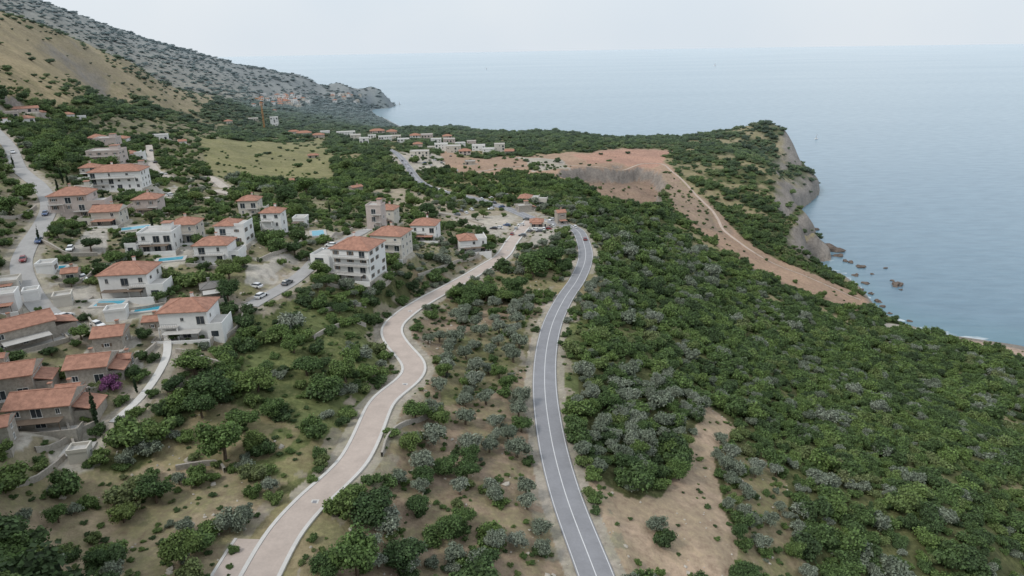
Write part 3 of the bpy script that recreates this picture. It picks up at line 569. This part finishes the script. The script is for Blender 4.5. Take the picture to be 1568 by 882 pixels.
def ico(cx,cy,cz,r,seed,seg=8):
    vs=[];fs=[];rn=random.Random(seed)
    rows=5
    for i in range(1,rows):
        for j in range(seg):
            th=math.pi*i/rows; ph=2*math.pi*j/seg; q=r*(.85+.25*rn.random()); vs.append((cx+q*math.sin(th)*math.cos(ph),cy+q*math.sin(th)*math.sin(ph),cz+q*math.cos(th)))
    for i in range(rows-2):
        for j in range(seg): a=i*seg+j;b=i*seg+(j+1)%seg; fs.append((a,a+seg,b+seg,b))
    fs.append(tuple(range(seg))); fs.append(tuple(range(len(vs)-1,len(vs)-1-seg,-1))); return vs,fs
def plant(name,lobes,n,ls,mat,seed,trunk=None,core=.72,flat=1.0):
    v,lv=crown(lobes,n,ls,seed,flat); nv=len(v); faces=[(4*i,4*i+1,4*i+2,4*i+3) for i in range(nv//4)]; vs=[tuple(p) for p in v]; lvl=list(lv); mi=[0]*len(faces)
    for i,(x,y,z,r) in enumerate(lobes):
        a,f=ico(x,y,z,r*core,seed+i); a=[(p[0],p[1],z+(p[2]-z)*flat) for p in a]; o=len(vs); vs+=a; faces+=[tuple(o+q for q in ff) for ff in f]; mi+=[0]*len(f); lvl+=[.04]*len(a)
    if trunk:
        mb=MB(); hgt,rad=trunk; mb.tube((0,0,-.3),(0.03,0,hgt),rad,rad*.7,'bark',7)
        for (x,y,z,r) in lobes: mb.tube((0.03,0,hgt*.95),(x,y,z),rad*.55,rad*.15,'bark',5)
        o=len(vs); vs+=mb.v; faces+=[tuple(o+q for q in ff) for ff in mb.f]; mi+=[1]*len(mb.f); lvl+=[0]*len(mb.v)
    me=bpy.data.meshes.new(name); me.from_pydata(vs,[],faces); me.materials.append(M[mat])
    if trunk: me.materials.append(M['bark'])
    me.polygons.foreach_set('material_index',mi); at=me.attributes.new('lv','FLOAT','POINT'); at.data.foreach_set('value',np.array(lvl,np.float32)); me.update(); return me
def lobeset(seed,n,R0,rl,zh,z0):
    r=random.Random(seed); L=[(0,0,z0+zh*.35,rl*1.25)]
    for i in range(n): a=2*math.pi*(i+r.random()*.7)/n; q=R0*(.55+.5*r.random()); L.append((q*math.cos(a),q*math.sin(a),z0+zh*(.1+.6*r.random()),rl*(.55+.7*r.random())))
    return L
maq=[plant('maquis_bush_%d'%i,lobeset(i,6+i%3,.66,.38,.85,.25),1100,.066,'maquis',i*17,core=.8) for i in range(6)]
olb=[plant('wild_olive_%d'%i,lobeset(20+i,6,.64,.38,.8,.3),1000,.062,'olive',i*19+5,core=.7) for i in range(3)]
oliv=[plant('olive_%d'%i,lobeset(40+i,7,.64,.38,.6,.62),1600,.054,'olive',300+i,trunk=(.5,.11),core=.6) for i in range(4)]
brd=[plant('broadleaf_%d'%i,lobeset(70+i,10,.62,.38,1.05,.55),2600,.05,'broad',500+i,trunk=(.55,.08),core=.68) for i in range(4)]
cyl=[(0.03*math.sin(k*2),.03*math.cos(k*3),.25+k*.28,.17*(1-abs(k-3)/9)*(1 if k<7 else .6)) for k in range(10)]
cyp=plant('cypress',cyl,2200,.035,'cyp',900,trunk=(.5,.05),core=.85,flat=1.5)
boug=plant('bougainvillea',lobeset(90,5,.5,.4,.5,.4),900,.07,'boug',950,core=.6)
def scatter(name,pts,scl,protos):
    n=len(pts); me=bpy.data.meshes.new(name); me.vertices.add(n); me.vertices.foreach_set('co',pts.astype(np.float32).ravel())
    a=me.attributes.new('scl','FLOAT_VECTOR','POINT'); a.data.foreach_set('vector',scl.astype(np.float32).ravel())
    rt=np.zeros((n,3),np.float32); rt[:,2]=rng.random(n)*6.283; rt[:,:2]=rng.normal(size=(n,2))*.08
    a=me.attributes.new('rot','FLOAT_VECTOR','POINT'); a.data.foreach_set('vector',rt.ravel())
    a=me.attributes.new('pid','INT','POINT'); a.data.foreach_set('value',rng.integers(0,len(protos),n).astype(np.int32)); me.update()
    o=link(bpy.data.objects.new(name,me)); ng=bpy.data.node_groups.new(name+'_scatter','GeometryNodeTree')
    ng.interface.new_socket(name='Geometry',in_out='INPUT',socket_type='NodeSocketGeometry'); ng.interface.new_socket(name='Geometry',in_out='OUTPUT',socket_type='NodeSocketGeometry')
    gin=ng.nodes.new('NodeGroupInput'); gout=ng.nodes.new('NodeGroupOutput'); ip=ng.nodes.new('GeometryNodeInstanceOnPoints'); jn=ng.nodes.new('GeometryNodeJoinGeometry')
    for pm in protos:
        po_=bpy.data.objects.new(pm.name,pm); oi=ng.nodes.new('GeometryNodeObjectInfo'); oi.inputs['Object'].default_value=po_; oi.inputs['As Instance'].default_value=True
        ng.links.new(oi.outputs['Geometry'],jn.inputs[0])
    def na(nm,dt):
        x=ng.nodes.new('GeometryNodeInputNamedAttribute'); x.data_type=dt; x.inputs['Name'].default_value=nm; return next(q for q in x.outputs if q.enabled and q.name=='Attribute')
    er=ng.nodes.new('FunctionNodeEulerToRotation'); ng.links.new(na('rot','FLOAT_VECTOR'),er.inputs[0])
    ng.links.new(gin.outputs[0],ip.inputs['Points']); ng.links.new(jn.outputs[0],ip.inputs['Instance']); ip.inputs['Pick Instance'].default_value=True
    ng.links.new(na('pid','INT'),ip.inputs['Instance Index']); ng.links.new(er.outputs[0],ip.inputs['Rotation']); ng.links.new(na('scl','FLOAT_VECTOR'),ip.inputs['Scale']); ng.links.new(ip.outputs[0],gout.inputs[0])
    md=o.modifiers.new('scatter','NODES'); md.node_group=ng; return o
def cand(r0,r1,sp):
    gx,gy=np.meshgrid(np.arange(-r1*.82,r1*.82,sp),np.arange(0,r1,sp)); x=(gx+rng.uniform(-.5,.5,gx.shape)*sp).ravel(); y=(gy+rng.uniform(-.5,.5,gx.shape)*sp).ravel()
    r=np.hypot(x,y); a=np.arctan2(x,y); m=(r>r0)&(r<=r1)&(abs(a)<.80); return x[m],y[m]
PT=[];SZ=[]
for r0,r1,sp,s0 in [(60,330,3.3,2.45),(330,700,4.3,3.0),(700,1300,6.5,4.2),(1300,3400,12,6.8)]:
    x,y=cand(r0,r1,sp); c=nn(Cov,x,y); z=bil(Z,x,y); sc=nn(SC,x,y)
    m=(rng.random(len(x))<c)&(z>2.8); x,y,z,sc=x[m],y[m],z[m],sc[m]
    if r0>=700: sc=np.maximum(sc,.7)
    s=s0*sc*rng.lognormal(-.05,.40,len(x)); s=np.minimum(s,s0*1.9)
    ed=np.minimum(nn(RD,x,y),nn(HD,x,y)); s=np.where(ed<50,np.minimum(s,ed*.95+.3),s)
    ok=clearcars(x,y,s) if r0<700 else np.ones(len(x),bool); x,y,z,s=x[ok],y[ok],z[ok],s[ok]
    PT.append(np.column_stack([x,y,z-.15*s])); SZ.append(np.column_stack([s,s*rng.uniform(.85,1.15,len(s)),s*rng.uniform(.75,1.35,len(s))*(.88 if r0<700 else (.62 if r0<1300 else .42))]))
PT=np.vstack(PT);SZ=np.vstack(SZ)
pr=np.where(fbm(PT[:,0]/35,PT[:,1]/35,3,123)>.56,.30,.07)*(np.hypot(PT[:,0],PT[:,1])<480); ol=rng.random(len(PT))<pr
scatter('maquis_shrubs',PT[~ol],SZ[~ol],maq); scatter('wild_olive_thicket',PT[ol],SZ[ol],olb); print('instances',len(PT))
x,y=cand(70,380,1.5); c=nn(Cov,x,y); g4=nn(G[...,3],x,y); m=(rng.random(len(x))<.26*(c>0)*g4)&(nn(RD,x,y)>1.6)&(c<.7); x,y=x[m],y[m]; s=rng.uniform(.35,.95,len(x))
scatter('undergrowth',np.column_stack([x,y,bil(Z,x,y)-.1]),np.column_stack([s,s,s*.7]),maq[:3])
def rockmesh(name,seed,mat,sub=2):
    import bmesh
    bm=bmesh.new(); bmesh.ops.create_icosphere(bm,subdivisions=sub,radius=1); r=random.Random(seed); ph=[r.uniform(0,6) for _ in range(6)]
    for v in bm.verts:
        c=v.co; k=1+.28*math.sin(3*c.x+ph[0])*math.sin(3.3*c.y+ph[1])+.2*math.sin(5*c.z+ph[2]+2*c.x)+.12*math.sin(9*c.y+ph[3])+r.uniform(-.08,.08); v.co=c*k
    me=bpy.data.meshes.new(name); bm.to_mesh(me); bm.free(); me.materials.append(M[mat]); return me
st=[rockmesh('stone_%d'%i,i,'lime',1) for i in range(3)]
x,y=cand(75,320,1.3); gg=nn(G[...,0],x,y); m=(rng.random(len(x))<.12*(gg>.24))&(nn(RD,x,y)>1)&(nn(HD,x,y)>1)&(fbm(x/9,y/9,2,88)>.5); x,y=x[m],y[m]; s=rng.lognormal(-1.4,.5,len(x))
scatter('scattered_stones',np.column_stack([x,y,bil(Z,x,y)]),np.column_stack([s,s,s*.7]),st)
def tree(name,me,x,y,s,sz=None,rot=None):
    z=float(bil(Z,x,y)); o=link(bpy.data.objects.new(name,me)); o.location=(x,y,z-.05); o.scale=(s,s*random.uniform(.85,1.15),sz or s*random.uniform(.85,1.15)); o.rotation_euler=(random.uniform(-.08,.08),random.uniform(-.08,.08),random.uniform(0,6.28)); return o
BT=[(325,620,74),(345,705,86),(395,600,54),(505,608,58),(530,585,50),(300,575,58),(270,600,40),(470,575,52),(575,800,84),(548,880,96),(620,870,80),(500,880,50),(720,468,44),(745,462,42),(700,460,34),(815,425,58),(842,408,50),(790,450,46),(865,418,30),(770,465,38),(685,725,46),(715,735,42),(650,740,38),(352,430,40),(350,460,40),(490,422,38),(470,400,38),(452,392,32),(372,412,28),(85,256,46),(40,305,40),(15,330,44),(70,240,40),(700,378,28),(690,352,22),(740,333,18),(728,336,16),(748,386,26),(632,318,32),(655,330,28),(530,262,26),(470,300,38),(440,310,36),(450,335,32),(410,310,26),(280,300,30),(200,385,30),(180,405,34),(140,385,32),(90,365,28),(60,480,20),(110,440,24),(125,520,36),(80,545,26),(270,520,32),(205,580,28),(230,680,48),(190,800,50),(240,770,56),(280,860,70),(150,870,44),(60,870,50),(10,830,60),(90,800,40),(390,690,40),(420,640,46),(450,540,42),(520,480,26),(560,470,24),(430,520,38),(740,880,60),(960,720,48),(990,735,44),(1040,735,40),(900,300,16),(835,330,16),(855,330,16),(640,290,12),(310,640,56),(370,660,60),(300,310,26),(260,330,24),(520,395,26),(500,440,30),(400,350,22),(345,330,22)]
for u,v,wp in BT:
    p=hit(u,v); zc=p[1]*cT-(p[2]-CZ)*sT; s=wp*zc/F/2.0
    if nn(RD,np.array([p[0]]),np.array([p[1]]))[0]<s*.6: s*=.7
    tree('broadleaf_tree',random.choice(brd),p[0],p[1],s,s*random.uniform(.75,1.0))
for u,v,hp in [(148,652,72),(98,282,34),(106,290,30),(90,296,30),(160,312,26),(1112,492,16),(1162,468,14),(1100,490,14),(445,330,30),(60,372,30),(235,352,28),(210,602,34),(505,330,24),(22,258,24),(350,478,40)]:
    p=hit(u,v); zc=p[1]*cT-(p[2]-CZ)*sT; s=hp*zc/F/2.9; tree('cypress_tree',cyp,p[0],p[1],s*1.05,s)
def olives(px,sp,prob,smin,smax):
    P_=wpoly(px); x0,y0=P_.min(0);x1,y1=P_.max(0); gx,gy=np.meshgrid(np.arange(x0,x1,sp),np.arange(y0,y1,sp)); x=(gx+rng.uniform(-.35,.35,gx.shape)*sp).ravel(); y=(gy+rng.uniform(-.35,.35,gx.shape)*sp).ravel()
    m=inpoly(x,y,P_)&(rng.random(len(x))<prob)&(nn(RD,x,y)>2.6); 
    for a,b in zip(x[m],y[m]):
        q=random.random()
        if q<.80: tree('olive_tree',random.choice(oliv),a,b,random.uniform(smin,smax))
        else: tree('broadleaf_tree',random.choice(brd),a,b,random.uniform(smin,smax))
    return m.sum()
olives([(640,520),(700,480),(835,440),(818,520),(800,600),(818,700),(880,882),(500,900),(570,740),(655,610)],6.0,.8,2.2,3.5)
olives([(890,430),(950,445),(965,490),(900,500)],4.6,.85,2.1,3.1)
olives([(875,620),(1000,585),(1095,625),(1045,700),(960,765),(890,725)],4.8,.85,2.1,3.4)
olives([(1060,660),(1190,690),(1200,800),(1240,900),(1080,900),(1130,830),(1100,760)],5.4,.65,2.0,3.0)
olives([(930,770),(1050,790),(1040,880),(960,880)],8,.5,1.8,2.5)
olives([(1120,560),(1260,600),(1240,680),(1130,650)],6.5,.45,2.1,3.0)
olives([(480,440),(560,450),(590,480),(580,510),(500,520)],5.5,.55,1.6,2.3)
olives([(0,720),(300,730),(420,750),(330,880),(0,880)],9,.28,1.7,2.6)
for u,v,s in [(168,592,2.4),(180,598,2.0),(160,600,1.6)]:
    p=hit(u,v); tree('bougainvillea',boug,p[0],p[1],s)
# ---------------------------------------------------------------- sea rocks, boats
for i,(u,v,w) in enumerate([(1274,384,28),(1373,437,18),(1318,409,13),(1266,394,14),(1335,420,7),(1302,402,9),(1326,434,11),(1334,450,10),(1344,462,11),(1356,411,6),(1310,422,10),(1256,386,16),(1220,285,8),(1250,352,10),(1318,444,10),(1352,470,9),(1284,392,14),(1294,400,9),(1366,430,6),(1380,444,6),(1232,305,8),(1362,480,8),(1392,492,8)]):
    p=seahit(u,v); zc=p[1]*cT+CZ*sT; s=w*zc/F/2; o=link(bpy.data.objects.new('sea_rock',rockmesh('sea_rock',i+20,'rock',3))); o.location=(p[0],p[1],-.1*s); o.scale=(s,s*.8,s*.65); o.rotation_euler=(0,0,i)
def boat(u,v,L):
    p=seahit(u,v); mb=MB(); w=L*.16
    sec=[(-.5,.8,.0),(-.2,1,.0),(.2,.9,.0),(.4,.5,.02),(.5,.05,.05)]; vs=[]
    for a,b,c in sec: vs+=[(a*L,-b*w,L*(.09+c)),(a*L,b*w,L*(.09+c)),(a*L,b*w*.5,-.2),(a*L,-b*w*.5,-.2)]
    fs=[]
    for i in range(4):
        o=i*4
        for k in range(4): fs.append((o+k,o+(k+1)%4,o+4+(k+1)%4,o+4+k))
    fs+=[(0,1,2,3),(16,19,18,17)]; mb.add(vs,fs,'white'); mb.box(-L*.2,L*.15,-w*.5,w*.5,L*.09,L*.18,'white',.8); mb.tube((.05*L,0,L*.1),(.05*L,0,L*1.1),.12,.06,'rail'); mb.add([(.04*L,0,L*.2),(-.42*L,0,L*.2),(.04*L,0,L*1.05)],[(0,1,2)],'white')
    o=mb.obj('sailing_boat'); o.location=p; o.rotation_euler=(0,0,.6)
boat(1250,213,11); boat(1095,101,30); boat(745,106,16); boat(612,160,10)
# ---------------------------------------------------------------- light, sky
el=math.radians(48); sd=Vector((-.80,-.45,0)).normalized()*math.cos(el)+Vector((0,0,math.sin(el)))
sun=bpy.data.lights.new('sun','SUN'); sun.energy=1.5; sun.angle=math.radians(11); sun.color=(1,.96,.90); so=link(bpy.data.objects.new('sun',sun)); so.rotation_euler=sd.to_track_quat('Z','Y').to_euler()
wd=bpy.data.worlds.new('World'); scene.world=wd; wd.use_nodes=True; t=wd.node_tree; bg=t.nodes['Background']; bg.inputs[1].default_value=.1
sky=t.nodes.new('ShaderNodeTexSky'); sky.sky_type='NISHITA'; sky.sun_disc=False; sky.sun_elevation=el; sky.sun_rotation=math.atan2(sd.x,sd.y); sky.air_density=1; sky.dust_density=3
tc=t.nodes.new('ShaderNodeTexCoord'); cl_=noise(t,tc.outputs['Generated'],2.5,4,.5); cc=ramp(t,cl_,[(.35,(.77,.86,.95)),(.7,(.88,.93,.98))]); 
sc_=NN(t,'ShaderNodeVectorMath',operation='SCALE'); t.links.new(cc,sc_.inputs[0]); sc_.inputs['Scale'].default_value=9.8
t.links.new(mix(t,.88,sky.outputs[0],sc_.outputs[0]),bg.inputs[0])
# ---------------------------------------------------------------- camera
cam=bpy.data.cameras.new('camera'); cam.sensor_width=36; cam.lens=F/1568*36; cam.clip_start=1; cam.clip_end=60000; co=link(bpy.data.objects.new('camera',cam))
U=Vector((0,sT,cT)); Xv=Vector((1,0,0)); right=cR*Xv-sR*U; up=sR*Xv+cR*U; back=right.cross(up)
co.matrix_world=Matrix(((right.x,up.x,back.x,0),(right.y,up.y,back.y,0),(right.z,up.z,back.z,CZ),(0,0,0,1))); scene.camera=co
scene.view_settings.view_transform='Standard'; scene.view_settings.look='None'; scene.view_settings.exposure=0
print('done',time.time()-T0)
